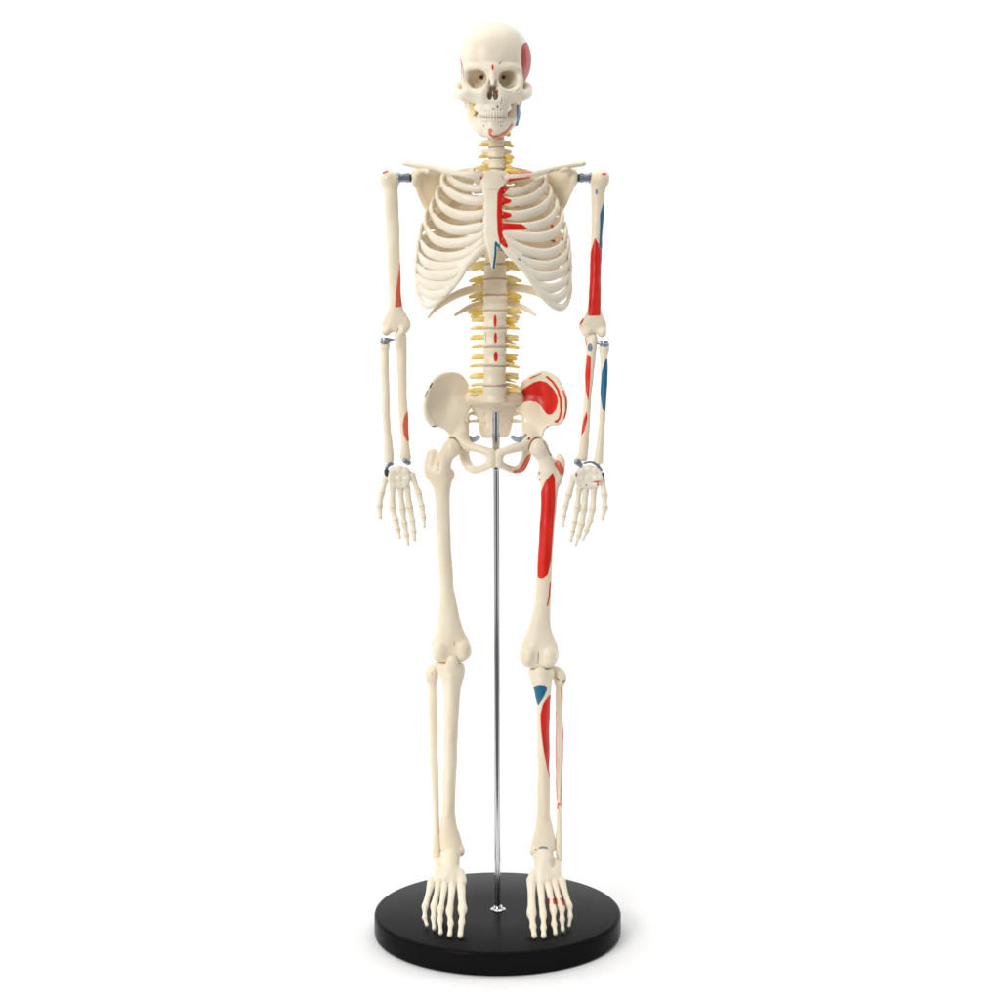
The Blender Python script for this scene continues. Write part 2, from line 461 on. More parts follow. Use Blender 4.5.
# ---- skull
XM = 492.6
def mir(p, c=XM): return (2*c-p[0],)+tuple(p[1:])
s = Solid(-15, .68, .55)
s.ell((494.8, 60.3, 6), (37.2, 38.4, 45))
s.ell((493.2, 60, -16), (31, 34, 28.5), 8)
s.ell((493, 92, -16), (24, 16, 16), 6)
for f in (lambda p: p, mir):
    s.chain([f((466.5, 71, -33, 3.4)), f((470, 68.5, -36.5, 3.2)), f((478, 67.8, -40.5, 3.0)), f((487, 70, -42, 3.2))], 5)
    s.chain([f((487.8, 76, -42, 3)), f((486.2, 85, -42.5, 3.2)), f((483.3, 95, -41.5, 4.0))], 3)
    s.chain([f((465.6, 71, -32, 3.0)), f((464.6, 81, -34, 3.4)), f((468, 91, -37, 4.4))], 3)
    s.chain([f((467.5, 91.5, -37, 4.4)), f((477, 92.5, -41.0, 3.8)), f((485, 91, -42.5, 3))], 4)
    s.ell(f((466.5, 95, -33)), (9, 6.2, 7), 3)
    s.chain([f((463, 95, -29, 4.6)), f((457.6, 93.5, -15, 4.6)), f((456.6, 88.5, 2, 4.0)), f((459, 86, 14, 4))], 2.5, fy=1.15)
    s.chain([f((466, 88, 14, 7)), f((468.5, 106, 14, 4.5))], 4)
    s.cone(f((484, 98, -38, 6.5)), f((473, 97.5, -35, 5)), 4)
    s.ell(f((481, 105, -6)), (7, 12, 7), 3)
for f in (lambda p: p, mir): s.ell(f((467.5, 80, -27)), (4.5, 10, 8), 3)
s.ell((492.6, 69, -41), (8, 6, 5), 5)
s.chain([(492.6, 69, -42, 4.4), (492.6, 79, -46.5, 3.0), (492.6, 84.0, -50, 2.0)], 3)
s.ell((492.8, 103, -32), (17, 13, 12.5), 4)
s.chain([(477.5, 108, -24, 3.8), (481, 109.5, -33, 4), (487, 109.5, -40, 3.8), (492.8, 109.5, -42.5, 3.8), (498.6, 109.5, -40, 3.8), (504.6, 109.5, -33, 4), (508, 108, -24, 3.8)], 3)
for f in (lambda p: p, mir):
    s.chain([f((476.8, 79.2, -52, 9.6)), f((477.6, 79.1, -36, 8.8)), f((478.6, 78.9, -30, 8.0)), f((480.4, 78.6, -25, 6.0))], 1.2, sub=True, fy=.93)
    s.ell(f((481.6, 77.6, -16)), (2.0, 2.0, 8), 1.2, sub=True)
    s.ell(f((483.6, 80.6, -32)), (1.0, 1.6, 5), .6, sub=True)
    s.chain([f((490.8, 89.5, -58, 1.45)), f((490.8, 89.5, -29, 1.3))], .4, sub=True, fy=2.2)
    s.chain([f((489.5, 95.3, -58, 2.75)), f((489.7, 95, -29, 2.4))], .4, sub=True, fy=1.7)
skull_crim = [[(521.8, 46), (524.5, 42.5), (529, 43), (531.5, 50), (533, 58), (531.5, 70), (527.5, 77), (524, 82), (523, 76), (521.6, 66), (521, 56)], ([(460.5, 58), (461.5, 66), (461, 80)], .35)]
skull_red = [
             [(492.6, 63.5), (493.8, 67), (493.4, 70.5), (491.9, 70.5), (491.5, 67)],
             oval(497.2, 91, .8, 2.0, 30)]
skull_dark = [([(501.5, 61), (499, 64.5)], .45), ([(461.5, 61), (463, 70), (463.6, 78)], .3), oval(497.4, 107, .95, 1.2), oval(493.2, 109.2, .75, .9), oval(501, 109.6, .6, .8),
              ([(502, 97), (501.5, 101), (500.5, 104)], .35), ([(516, 90.5), (518.5, 88.8), (519.5, 87)], .3), ([(505, 91.2), (512, 92)], .22)]
skull = s.build('skull', PALE, sk, {'red': skull_red, 'crimson': skull_crim, 'dark': skull_dark}, 'pale skull with a dark red temple patch and small red marks on brow and jaw')

Solid(-12, .5, .3).chain([(473.2, 103.5, -9, 1.9), (473.8, 108, -12, 2.3), (474.2, 114, -14, 1.9)], 1).build('cheek_nerve', NERVE, skull)
def teeth(y, ry, r0, r1, dd, n):
    T_ = Solid(-35, .45, 0)
    for i in range(n):
        t = math.radians(-72+144*(i+.5)/n)
        x = 492.8+14.8*math.sin(t); d = dd-17.5*math.cos(t)
        rx = 1.5 if abs(t) < .55 else 1.65
        if i in (n//2-1, n//2): rx = 1.7
        T_.ell((x, y-.8*(1-math.cos(t)), d), (rx*max(.75, math.cos(t)*.9+.15), ry, 1.8), .35)
    return T_
teeth(113.9, 4.1, 0, 0, -28.3, 14).build('upper_teeth', TOOTH, skull)
s = Solid(-25, .68, .6)
for f in (lambda p: p, mir):
    s.chain([f((492.6, 131.2, -38, 6.8)), f((484, 130, -33, 6.9)), f((477, 125.2, -20, 6.3)), f((472.4, 117.5, -6, 5.2)), f((470.8, 107, -3, 4.3)), f((469.4, 96, -1, 3.4))], 4, fd=1.15)
    s.chain([f((472.3, 117, 0, 4.4)), f((471.2, 107, 2, 3.6)), f((470, 95, 3, 3.2))], 3, fd=2.0)
    s.chain([f((477, 120.5, -24, 3.6)), f((481.5, 122, -33, 4.0)), f((487, 122.5, -38.5, 4)), f((492.6, 122.7, -40, 4.0))], 4)
    s.chain([f((484, 126.5, -35, 4.5)), f((492.6, 127, -38.5, 4.5))], 4)
s.ell((492.6, 133.5, -42), (6.5, 4.4, 4.5), 4)
s.chain([(516.2, 103, 3, 2.6), (517.6, 113, 3, 2.8), (515.8, 124, -3, 2.6)], 2, fd=1.8)
mand_red = [oval(490.4, 130.6, 2.2, 2.3), ([(489.4, 131.5), (490.2, 134.6), (493.5, 136.6), (499.5, 135.6), (505.5, 132.2), (509, 128.6), (512, 124.5)], .95), ([(493, 138), (502, 137), (509, 132)], .45)]
mand = s.build('mandible', PALE, sk, {'salmon': mand_red, 'blue': [[(516.4, 105), (522, 105), (522, 120), (518.5, 129), (514.3, 129), (516.6, 120)]], 'dark': [oval(501, 125.8, .6, .9), oval(484, 126, .55, .8)]}, 'lower jaw with a curved red stripe below the teeth and a blue outer edge')
teeth(120.2, 3.3, 0, 0, -26.4, 14).build('lower_teeth', TOOTH, mand)

# ---- spine
SPX = lambda y: np.interp(y, [115, 160, 250, 330, 400], [495.5, 496.6, 495.5, 495, 494.6])
SPD = lambda y: np.interp(y, [115, 140, 160, 180, 210, 250, 290, 320, 350, 380, 404], [6, 4, 5, 11, 20, 25, 17, 8, 0, -2, 3])
levels = []
for i, (yt, yb) in enumerate([(104, 111.5), (112, 121), (121.5, 130), (130.5, 138.6), (139.2, 147.3), (148, 157.7), (158.4, 168.4)]): levels.append(('cervical', yt, yb, 8.6 if i > 1 else 9.5, 6.2))
ty = [169.3, 179, 188.5, 198, 207.5, 217.5, 228, 239, 251, 264.5, 279.5, 295.5, 311]
for i in range(12): levels.append(('thoracic', ty[i]+.4, ty[i+1]-.8, [8.5, 8.5, 8.5, 8.5, 9, 9.5, 10, 10.5, 11.2, 12, 12.6, 12.4][i], 8.5))
ly = [311, 329, 347, 366.5, 385.5, 404]
for i in range(5): levels.append(('lumbar', ly[i]+.4, ly[i+1]-.9, [12.2, 12.2, 12, 12, 13][i], 9.5))
lum = 0
for kind, yt, yb, hw, hd in levels:
    ym = (yt+yb)/2; x = SPX(ym); d = float(SPD(ym)); h = (yb-yt)/2
    s = Solid(d-hd, .8)
    s.loft([(yt, x-hw, x+hw, d, hd), (yt+h*.35, x-hw*.98, x+hw*.98, d, hd), (ym, x-hw*.85, x+hw*.85, d, hd*.84), (yb-h*.35, x-hw*.98, x+hw*.98, d, hd), (yb, x-hw, x+hw, d, hd)], 1, cap=1.2, blur=2)
    tp = {'cervical': 13.5, 'thoracic': 16, 'lumbar': 22}[kind]
    if kind == 'thoracic' and ym > 270: tp = 13
    for sg in (-1, 1):
        s.chain([(x+sg*hw*.62, ym-h*.15, d+hd*.7, 2.6), (x+sg*hw*.75, ym-h*.1, d+hd+6, 2.6), (x, ym+2, d+hd+13, 2.4)], 1.5)
        s.chain([(x+sg*hw*.8, ym-1, d+hd+(3 if kind != 'cervical' else -1), 2.5), (x+sg*tp, ym-(1 if kind != 'thoracic' else 2), d+hd+(5 if kind != 'cervical' else 0), 2.0)], 1.5, fy=1.1 if kind != 'cervical' else 1)
    s.chain([(x, ym+2, d+hd+12, 2.4), (x, ym+(9 if kind == 'thoracic' else 4), d+hd+(20 if kind != 'cervical' else 17), 2.0)], 1.5, fy=1.4 if kind == 'lumbar' else 1)
    paint = lab = None
    if kind == 'lumbar':
        lum += 1
        if lum <= 3:
            paint = {'red': [oval(494.9+lum*.3, [0, 321, 338, 356.5][lum], 1.5 if lum < 3 else 2.0, [0, 6.3, 5.6, 5.4][lum])], 'dark': [([(507-1.8, yt+3), (505.6, yb-4)], .3), ([(485.6, yt+3), (485.8, yb-5)], .25)] if lum == 2 else []}
            lab = 'lumbar vertebra with a red spindle painted down its front'
    s.build(kind+'_vertebra', BONE, sk, paint, lab)
for (k1, a1, b1, h1, d1), (k2, a2, b2, h2, d2) in zip(levels[:-1], levels[1:]):
    y = (b1+a2)/2; x = SPX(y); d = float(SPD(y))
    h = min(h1, h2)*.955; q = min(d1, d2)*.93
    lathe('intervertebral_disc', [(0, h*.9), (.5, h), (1.9, h), (2.4, h*.9)], DISC, sk, mm(x, y, d)+np.array([0, 0, 1.2]), mm(x, y, d)-np.array([0, 0, 1.2]), seg=28).scale = (1, 1, 1)
    o = [c for c in sk.children if c.name.startswith('intervertebral_disc')]
    # oval section: the disc is shallower than wide
    me = COL.objects[-1].data
    cy = d*MM
    for v in me.vertices: v.co.y = cy+(v.co.y-cy)*q/h
# nerves at the side of the spine
def nerve(x0, y0, x1, y1, d0, d1, r=2.4, split=False):
    n = Solid(d0, .7)
    n.chain([(x0, y0, d0, r), ((x0+x1)/2, (y0+y1)/2-.4, (d0+d1)/2, r*1.05), (x1, y1, d1, r*.72)], 1.2, fy=.85)
    if split: n.cone((x0, y0+3.4, d0+1, r*.7), (x1*.9+x0*.1, y1+4.2, d1, r*.4), 1)
    n.build('spinal_nerve', NERVE, sk)
for y in (133.5, 144.6, 156.2, 166.2):
    d = float(SPD(y)); x = SPX(y)
    nerve(x-9.5, y, x-(17 if y > 140 else 14), y+.8, d+1, d-1, 2.2); nerve(x+9.5, y, x+(16 if y > 140 else 13), y+1.6, d+1, d-1, 2.4, y > 150)
d = float(SPD(168)); nerve(487, 170, 476, 167.5, d, d-3, 2.6, True); nerve(506, 170, 520, 172, d, d-2, 2.6)
for i in range(12):
    y = ty[i+1]; d = float(SPD(y)); x = SPX(y); hw = 8.5+i*.35
    for sg in (-1, 1):
        nerve(x+sg*(hw-1), y-1.5, x+sg*(hw+(9 if i < 8 else 13)), y+1.5, d+7, d+10, 3.2 if i >= 7 else 2.4, i >= 7)
for sg in (-1, 1): nerve(494.8+sg*12, 389.5, 494.8+sg*25.5, 390.5 if sg < 0 else 391, 4, 3, 2.7, sg < 0)
for i in range(4):
    y = ly[i+1]; d = float(SPD(y)); x = SPX(y)
    for sg in (-1, 1):
        nerve(x+sg*11, y-1.2, x+sg*(23.5-(i % 2)), y-.2+(i*.5 if sg > 0 else 0), d+5, d+6, 2.2)
        nerve(x+sg*11, y-9.5, x+sg*(22+(i % 2)*1.5-(1.5 if sg > 0 else 0)), y-8.5+(1.2 if sg > 0 else 0), d+7, d+8, 3.0, sg > 0)

# ---- breastbone
st_red = [[(497.4, 193), (500, 188), (506, 184), (509.8, 188), (504.5, 193), (503.5, 197), (511.5, 200), (511.5, 202.5), (504, 204.5), (502, 207), (502, 211), (511.5, 213.5), (511.5, 217), (503, 219), (502, 222.5), (522, 224), (528.5, 229.5), (503, 230.5), (502, 233), (504, 238), (507, 243), (508.5, 247.5), (505.5, 248), (500, 243), (497.6, 233), (496.9, 215)]]
st_blue = [([(493.6, 268), (495.3, 255), (495.8, 242.5), (499.5, 247.5), (504.5, 254.5)], 1.05)]
STD = lambda y: np.interp(y, [170, 190, 245, 256, 270], [-15, -21, -38, -39, -36])
s = Solid(-28, .7)
s.plate([(480.5, 176), (483, 171.5), (488, 170), (496, 172.2), (503, 170), (508.2, 172), (508.8, 181), (505, 187), (503, 194), (502.3, 215), (503, 232), (501, 243), (497.5, 250), (496.2, 262), (495, 270), (492.2, 270), (490, 262), (488, 252), (484.5, 246), (482.8, 235), (483, 215), (483, 195), (480.5, 187)],
        lambda x, y: STD(y)+(np.asarray(x, float)-493)**2*.012, 3.2, edge=3)
s.build('sternum', PALE, sk, {'red': st_red, 'blue': st_blue, 'dark': [([(502, 176), (503.6, 180)], .3), ([(484, 189.3), (492, 189.6), (502, 189.3)], .16)]}, 'breastbone with a jagged red patch down one side and a blue line at its tip')

# ---- ribs: measured front run, then round the side to the spine
XC = 493.5
ribsL = {
 1: [(482.5, 188, ), (474, 188.5), (463, 186.5), (455, 183), (449, 178)],
 2: [(484, 201.3), (474, 201), (463, 199), (453, 194.6), (445, 188.2), (442, 181)],
 3: [(484, 213.8), (472, 215.8), (458, 214.8), (447, 210.2), (439.6, 203.6), (437, 195)],
 4: [(484, 226.6), (469, 229.6), (453, 229.6), (441, 224.4), (433.4, 216.6), (431.2, 207.5)],
 5: [(484, 235.5), (466, 242), (449, 243.5), (435, 239.5), (427, 229), (425, 219)],
 6: [(484, 242), (470, 251.5), (456, 256.5), (442, 256.8), (428, 252), (421, 242), (420.5, 231)],
 7: [(485, 247), (472, 258), (458, 264.5), (443, 267), (428, 264), (419, 255), (418, 243)],
 8: [(465, 264), (456, 272.5), (441, 275.8), (426, 274), (417.5, 266), (416.8, 254)],
 9: [(459, 275.5), (450, 284), (439, 286), (424.5, 283.5), (417, 276), (416.8, 264)],
 10: [(450, 287), (441, 294), (429, 294.5), (419.5, 287.5), (418, 276)],
}
ribsR = {
 1: [(505, 191), (515, 192), (525, 189.5), (534, 185), (541, 180)],
 2: [(503, 201), (514, 202.3), (525, 200.5), (535, 196.5), (543, 189.5), (546, 182)],
 3: [(503, 214), (517, 215.4), (530, 213.3), (540.5, 208.8), (548.6, 201.6), (551.2, 193.5)],
 4: [(503, 226.5), (520, 227.6), (535, 226), (546.5, 221.8), (554.8, 213.2), (557, 204.5)],
 5: [(503, 233), (520, 236), (538, 237.3), (551, 234.5), (560, 226), (562.5, 216)],
 6: [(503, 239), (516, 246.5), (532, 252), (547, 253.5), (558.5, 249), (565, 240), (566, 229)],
 7: [(503, 245), (516, 255), (531, 263), (546, 265.8), (559.5, 261.5), (567.5, 252), (568.5, 241)],
 8: [(524, 268), (534, 274), (546, 276.8), (559, 273.5), (568.5, 264), (569.6, 253)],
 9: [(533, 282), (543, 287), (553, 288), (563.5, 283), (569.8, 273), (570, 263)],
 10: [(541, 293), (550, 298), (559, 297.5), (567.5, 290), (570, 277)],
}
backy = {i: ty[i-1]+1 for i in range(1, 13)}
ax_ = mm(XC, 240, 6)
rib_red = [oval(550, 208, 1.6, 2.6, -20), oval(551.8, 226, 1.6, 1.9), oval(553.3, 241, 2.2, 1.6), oval(562.8, 239, 1.0, 2.0), ([(514, 207), (520, 206.8)], .5)]
rib_slate = [([(522, 254.5), (530, 258), (547, 259.6)], .55), ([(518, 258), (520.5, 260.5)], .9)]
for side, table in ((-1, ribsL), (1, ribsR)):
    for i, fr in table.items():
        xl = fr[-1][0]; hwid = abs(xl-XC)+1
        dl = 8 if i > 1 else 10
        dst = float(STD(min(fr[0][1], 246))) if i <= 7 else float(-39+(i-7)*2.0)
        u0 = abs(fr[0][0]-XC)/hwid
        norm = math.sqrt(max(.05, 1-u0*u0))
        pts = []
        for j, p in enumerate(fr):
            u = min(1, abs(p[0]-XC)/hwid)
            dd = dl+(dst-dl)*math.sqrt(max(0, 1-u*u))/norm
            pts.append((p[0], p[1], dd, .92 if j == 0 else (1.0 if j < 3 else 1.02)))
        y0 = backy[i]; yl = fr[-1][1]
        dv = float(SPD(y0))
        back = 50 if i > 2 else 30
        if i == 2: back = 40
        yb1 = yl*.45+y0*.55
        pts.append((XC+side*hwid*(.93 if i > 6 or i == 1 else .90), yl*.85+y0*.15-(1 if i > 6 or i == 1 else 5), dl+(back-dl)*.5, 1.15))
        pts.append((XC+side*hwid*.70, yb1, dl+(back-dl)*.92, 1.25))
        pts.append((XC+side*hwid*.42, yl*.12+y0*.88, back, 1.18))
        pts.append((XC+side*13, y0, dv+11, .8))
        sweep('rib', pts, PALE, sk, 4.95 if i != 1 else 4.0, 2.2, axis=ax_, per=6, paint={'red': st_red+rib_red, 'slate': rib_slate, 'blue': st_blue} if side > 0 else None,
              label='rib with red painted marks on its front' if side > 0 and i in (2, 3, 4, 5) else None)
    # floating ribs
    if side < 0:
        f11 = [(484, 289, 28, .95), (470, 290, 33, 1), (455, 295.5, 30, 1), (443, 303, 22, .85), (434, 310.5, 14, .6), (428.5, 317, 8, .4)]
        f12 = [(484, 303.5, 26, .9), (474, 306, 28, .95), (464, 310, 25, .7), (455.5, 315, 20, .4)]
    else:
        f11 = [(507, 288, 28, .95), (522, 288.5, 33, 1), (536, 292, 30, 1), (546, 297.5, 22, .85), (555, 303, 14, .6), (560, 307, 8, .4)]
        f12 = [(507, 303, 26, .9), (517, 305.5, 28, .95), (527, 309.5, 25, .7), (535, 315, 20, .4)]
    sweep('floating_rib', f11, BONE, sk, 4.3, 2.1, axis=ax_, per=6)
    sweep('floating_rib', f12, BONE, sk, 3.9, 2.0, axis=ax_, per=6)
# costal margins
sweep('costal_cartilage', [(486, 246, -38, .8), (474, 256, -39, 1), (466, 264, -38, 1), (460, 275, -36, 1), (451, 287, -32, 1), (440, 298, -26, 1), (430, 305, -18, .9), (423, 303, -8, .8), (418, 294, 2, .7), (416.5, 284, 8, .6)], PALE, sk, 4.2, 2.4, axis=ax_)
sweep('costal_cartilage', [(502, 246, -38, .8), (514, 257, -39, 1), (524, 268, -38, 1), (533, 281, -36, 1), (542, 294, -32, 1), (552, 304, -26, 1), (561, 307.5, -18, .9), (567, 303, -8, .8), (570, 294, 2, .7), (570.8, 284, 8, .6)], PALE, sk, 4.2, 2.4, axis=ax_,
      paint={'red': st_red, 'blue': st_blue, 'slate': rib_slate})

# ---- shoulder girdle
Solid(-4, .7).chain([(479.5, 176.3, -17, 4.6), (472, 175.2, -19, 3.4), (460, 173.8, -17, 3.1), (447, 171, -9, 3.0), (433, 167.6, 0, 3.0), (418, 165.4, 7, 2.4), (404, 163.6, 12, 2.1)], 3, fd=1.15).build('clavicle', PALE, sk, {'red': [([(473, 170.8), (479, 171.6)], .5), oval(481, 178, .8, 2.2)]})
Solid(-4, .7).chain([(509.5, 177, -17, 4.9), (517, 176.6, -19, 3.8), (528, 175.2, -17, 3.3), (541, 172.5, -9, 3.1), (552, 169.6, 0, 3.0), (567, 166.2, 7, 2.4), (582, 164.2, 12, 2.2)], 3, fd=1.15).build('clavicle', PALE, sk,
    {'red': [[(508.5, 178.6), (527, 177.5), (528, 179), (520, 181.5), (508, 182.6)], ], 'salmon': [([(509, 172.8), (522, 172.6), (531, 172)], 1.0), ([(508, 182), (520, 181), (529, 178)], 1.6)], 'slate': [([(548, 173), (553, 170)], .4)]}, 'collarbone with red bands near the breastbone')
def scap(poly, x0, sg, gx, acro):
    df = lambda x, y: 18+np.clip((np.asarray(x, float)-x0)*sg, -5, 60)*.62+(np.asarray(y, float)-190)*.10
    s = Solid(26, .8)
    s.plate(poly, df, 1.3, edge=1.6)
    E = [float(df(p[0], p[1])) for p in poly]
    n = len(poly)
    lat = [(poly[i][0], poly[i][1], E[i]) for i in range(n)]
    s.ell((gx+sg*1.5, 177.5, 17), (4.2, 7.5, 5.5), 4)
    s.chain([(gx+sg*3, 182, 19, 3), (gx+sg*7, 194, 24, 2.2), (gx+sg*15, 210, 29, 2.2)], 3)
    s.chain([(gx+sg*42, 180, 50, 2), (gx+sg*22, 172, 40, 2.4), (gx+sg*5, 166, 28, 2.8), (gx-sg*8, 163.6, 15, 2.6)], 2.5)
    s.chain([(gx+sg*5, 172, 16, 3.2), (gx+sg*9, 169.5, 6, 2.8), (gx+sg*15, 171, 1, 2.4)], 2.5)
    return s
scap([(412, 170), (424, 167), (440, 168), (456, 172), (459, 190), (451, 205), (437, 217), (428, 215), (420.5, 203), (417, 191), (413, 183)], 413, 1, 413.5, None).build('scapula', BONE, sk)
scap([(576.5, 170), (565, 167), (549, 169), (535, 173), (532, 190), (540, 205), (552, 217), (561, 214.5), (567.5, 204), (570.5, 193), (575, 183)], 576, -1, 575.5, None).build('scapula', BONE, sk)

# ---- arms
DA = 14
s = Solid(DA, .7)
s.loft([(184, 382.5, 398, DA, 7), (194, 384, 398, DA, 6.5), (210, 384.6, 398.6, DA, 6.3), (230, 385.8, 399.8, DA, 6.2), (250, 387, 400.3, DA, 6.2), (270, 388, 400.8, DA, 6), (295, 389.3, 401.2, DA, 5.8), (308, 388.8, 402.6, DA, 5.6), (316, 385, 406.5, DA, 5.2), (323, 382, 410.2, DA, 5), (328, 381.6, 410.8, DA, 5), (332.5, 386, 407, DA, 5)], blur=6, cap=3)
s.ell((388, 178.5, DA), (8.6, 9, 9.5), 4).ell((394.5, 180, DA+2), (5.5, 8, 8), 3)
s.ell((386.8, 331, DA-2), (5, 4.6, 6.4), 2).ell((402, 330.5, DA-1), (5.5, 4.6, 7.5), 2)
s.cone((398, 330, DA-8, 3), (397.8, 325, DA-7, 2), 2, sub=True)
s.cone((393.2, 176, DA-11, 1), (394.2, 190, DA-9, 1), 2, sub=True)
s.build('humerus', BONE, sk, {'salmon': [[(400, 262), (402, 275), (402, 306.5), (395, 307.5), (396, 292), (398.3, 275)]], 'red': [oval(385.3, 172.2, 3.4, 1.0, -22)], 'dark': [([(398.5, 328), (397, 332)], .4)]}, 'upper arm bone with a narrow red patch along its inner edge')
s = Solid(DA, .7)
s.loft([(184, 590.8, 607, DA, 7), (194, 590.8, 605.4, DA, 6.5), (210, 591.6, 604.2, DA, 6.3), (230, 591, 603, DA, 6.2), (250, 590.2, 602, DA, 6.2), (280, 589.5, 601, DA, 6), (300, 588.4, 600.6, DA, 5.8), (309, 587.6, 600.9, DA, 5.6), (316, 584.5, 603, DA, 5.2), (322, 580, 606, DA, 5), (328, 578.6, 606.8, DA, 5), (334, 583, 603, DA, 5)], blur=6, cap=3)
s.ell((601, 178.8, DA), (8.6, 9, 9.5), 4).ell((594.5, 180, DA+2), (5.5, 8, 8), 3)
s.ell((602, 333, DA-2), (4.8, 5, 6.4), 2).ell((587.5, 332.5, DA-1), (6, 5, 7.5), 2)
s.cone((594, 333, DA-9, 2.5), (594, 327, DA-8, 1.6), 2, sub=True)
s.cone((596, 176, DA-11, 1), (595.4, 190, DA-9, 1), 2, sub=True)
s.build('humerus', BONE, sk, {'red': [[(595, 237.5), (598.5, 244), (602.3, 251), (601.5, 280), (600.2, 315.5), (588, 316), (589.7, 280), (590.4, 253), (593, 244)], oval(604, 174, 2.6, 1.0), ([(580.5, 324), (583, 319.5)], .8)],
    'blue': [[(603.2, 203), (606, 204), (604.5, 222), (606, 226), (604, 240), (602.6, 251), (598.9, 246.5), (599.9, 228), (600.0, 215)]], 'slate': [oval(596.4, 192, 1.4, 3.0)]}, 'upper arm bone with a broad red lower half and a blue outer edge')
# shoulder pins
def pin(xa, xb, rub):
    y = 177.8
    o = empty('shoulder_joint', (0, 0, 0), sk)
    a, b = mm(xa, y, DA+2), mm(xb, y, DA+3)
    L = np.linalg.norm(b-a)
    lathe('pin', [(0, 5.2), (.6, 5.6), (L*.25, 5.6), (L*.3, 4.4), (L*.72, 4.4), (L*.76, 5.0), (L, 5.0)], STEEL, o, a, b, seg=28)
    c = mm(rub, y+.2, DA+3)
    lathe('rubber_collar', [(0, 3.6), (.4, 4.2), (3.2, 4.2), (3.6, 3.6)], RUBBER, o, b, c, seg=24)
pin(396.5, 409.5, 413); pin(592, 580, 576.5)
# forearms
def forearm(rows_u, rows_r, extra_u, extra_r, pu, pr_, lu, lr):
    s = Solid(8, .7); s.loft(rows_u, blur=6, cap=2.5); extra_u(s); s.build('ulna', BONE, sk, pu, lu)
    s = Solid(8, .7); s.loft(rows_r, blur=6, cap=2.5); extra_r(s); s.build('radius', BONE, sk, pr_, lr)
def eu(s): s.ell((400.6, 336, 14.5), (5.8, 7, 7), 3); s.cone((398, 337.5, 9, 3), (399, 344, 9, 3), 3); s.ell((407.5, 458, 6), (3, 3.5, 3.5), 2)
def er(s): s.ell((384.8, 346, 10), (4.9, 3.6, 5), 2)
forearm([(336, 395.5, 406.5, 13, 5), (343, 395.3, 406.9, 12, 5), (355, 396.6, 406.9, 11, 4.6), (372, 397.4, 406.8, 10, 4.5), (400, 398.4, 407.2, 8, 4.3), (430, 400.6, 408.8, 6, 4), (445, 401.3, 409.2, 5, 4), (454, 400, 410.2, 5, 4.2), (460, 399.5, 410.4, 5, 4)],
        [(343.5, 380.4, 389.6, 10, 4.5), (352, 380.8, 388.6, 9, 3.9), (370, 380.6, 388.8, 8, 4), (385, 381.1, 389.5, 7, 4.2), (410, 382, 390.2, 5, 4.2), (430, 383.4, 391.2, 4, 4.2), (448, 383.6, 392.8, 3, 4.5), (462, 384, 394.4, 3, 5)],
        eu, er, {'salmon': [[(408, 410), (410, 412), (410, 440), (407.5, 442), (403.6, 434), (402.6, 425), (404.5, 416)]]}, None, 'forearm bone with a red oval on its inner edge', None)
def eu2(s): s.ell((591.2, 338.5, 14.5), (5.8, 7, 7), 3); s.cone((593.5, 339, 9, 3), (592.5, 346, 9, 3), 3); s.ell((579.5, 458, 6), (3, 3.5, 3.5), 2)
def er2(s): s.ell((604.2, 348, 10), (5, 3.6, 5), 2)
forearm([(337, 585.8, 596.8, 13, 5), (345, 585.6, 596.6, 12, 5), (355, 585.7, 595.4, 11, 4.6), (380, 584.6, 593.4, 10, 4.5), (400, 583.6, 591, 8, 4.3), (420, 582.2, 590, 6, 4), (437, 580.5, 589.2, 5, 4), (450, 578.8, 588.8, 5, 4.4), (461, 576.2, 587.6, 5, 4.4)],
        [(346, 599, 609.6, 10, 4.5), (356, 600, 607.8, 9, 3.9), (370, 600.4, 608, 8, 4), (385, 600.4, 607.3, 7, 4.2), (410, 599.4, 605.8, 5, 4), (430, 598.4, 604.6, 4, 4), (450, 595.8, 603.4, 3, 4.5), (464, 592.6, 603.2, 3, 5)],
        eu2, er2, {'red': [[(587.3, 355), (590.8, 357), (590.3, 375), (588.5, 401), (586, 392), (584.9, 375)], [(586.6, 411), (587.5, 418), (584.5, 431), (581.3, 436), (581.9, 429), (583.8, 419)], ([(585, 338), (586, 344)], .8)], 'slate': [oval(590, 347, 2.6, 4.2)]},
        {'blue': [[(605.8, 358.5), (608.5, 360), (608, 385), (605, 412), (602.3, 409), (600.2, 392), (601.8, 372)]]}, 'forearm bone with two red patches', 'forearm bone with a long blue patch on its outer edge')
# radius caps and wrist hardware
def steel(name, pts, mat=STEEL, k=1.0, fd=1.0): 
    return Solid(5, .55, .2).chain(pts, k, fd=fd).build(name, mat, sk)
for xa, ya, sg in ((385, 343.2, 1), (604.4, 346, -1)):
    e = lathe('elbow_joint', [(0, 4.4), (.5, 4.9), (2.6, 5.0), (3.2, 4.4), (4.6, 4.4), (5.4, 4.0)], STEEL, sk, mm(xa, ya, 10), mm(xa, ya-20, 10), seg=28)
    Solid(10, .5, 0).cone((xa+sg*3, ya-3.2, 9, 2.2), (xa+sg*9.5, ya-3.4, 10, .7), 1).build('elbow_pin', STEEL, sk)
steel('wrist_spring', [(392, 463.6, 1, 1.9), (388, 465.2, 0, 2.1), (386.4, 468.2, 0, 1.9)]); steel('wrist_spring', [(386.4, 471, -1, 2.5), (386.8, 475.5, -1, 2.2)], RUBBER)
steel('wrist_spring', [(405, 460.6, -1, 2.6), (408.6, 462.6, -1, 2.6)])
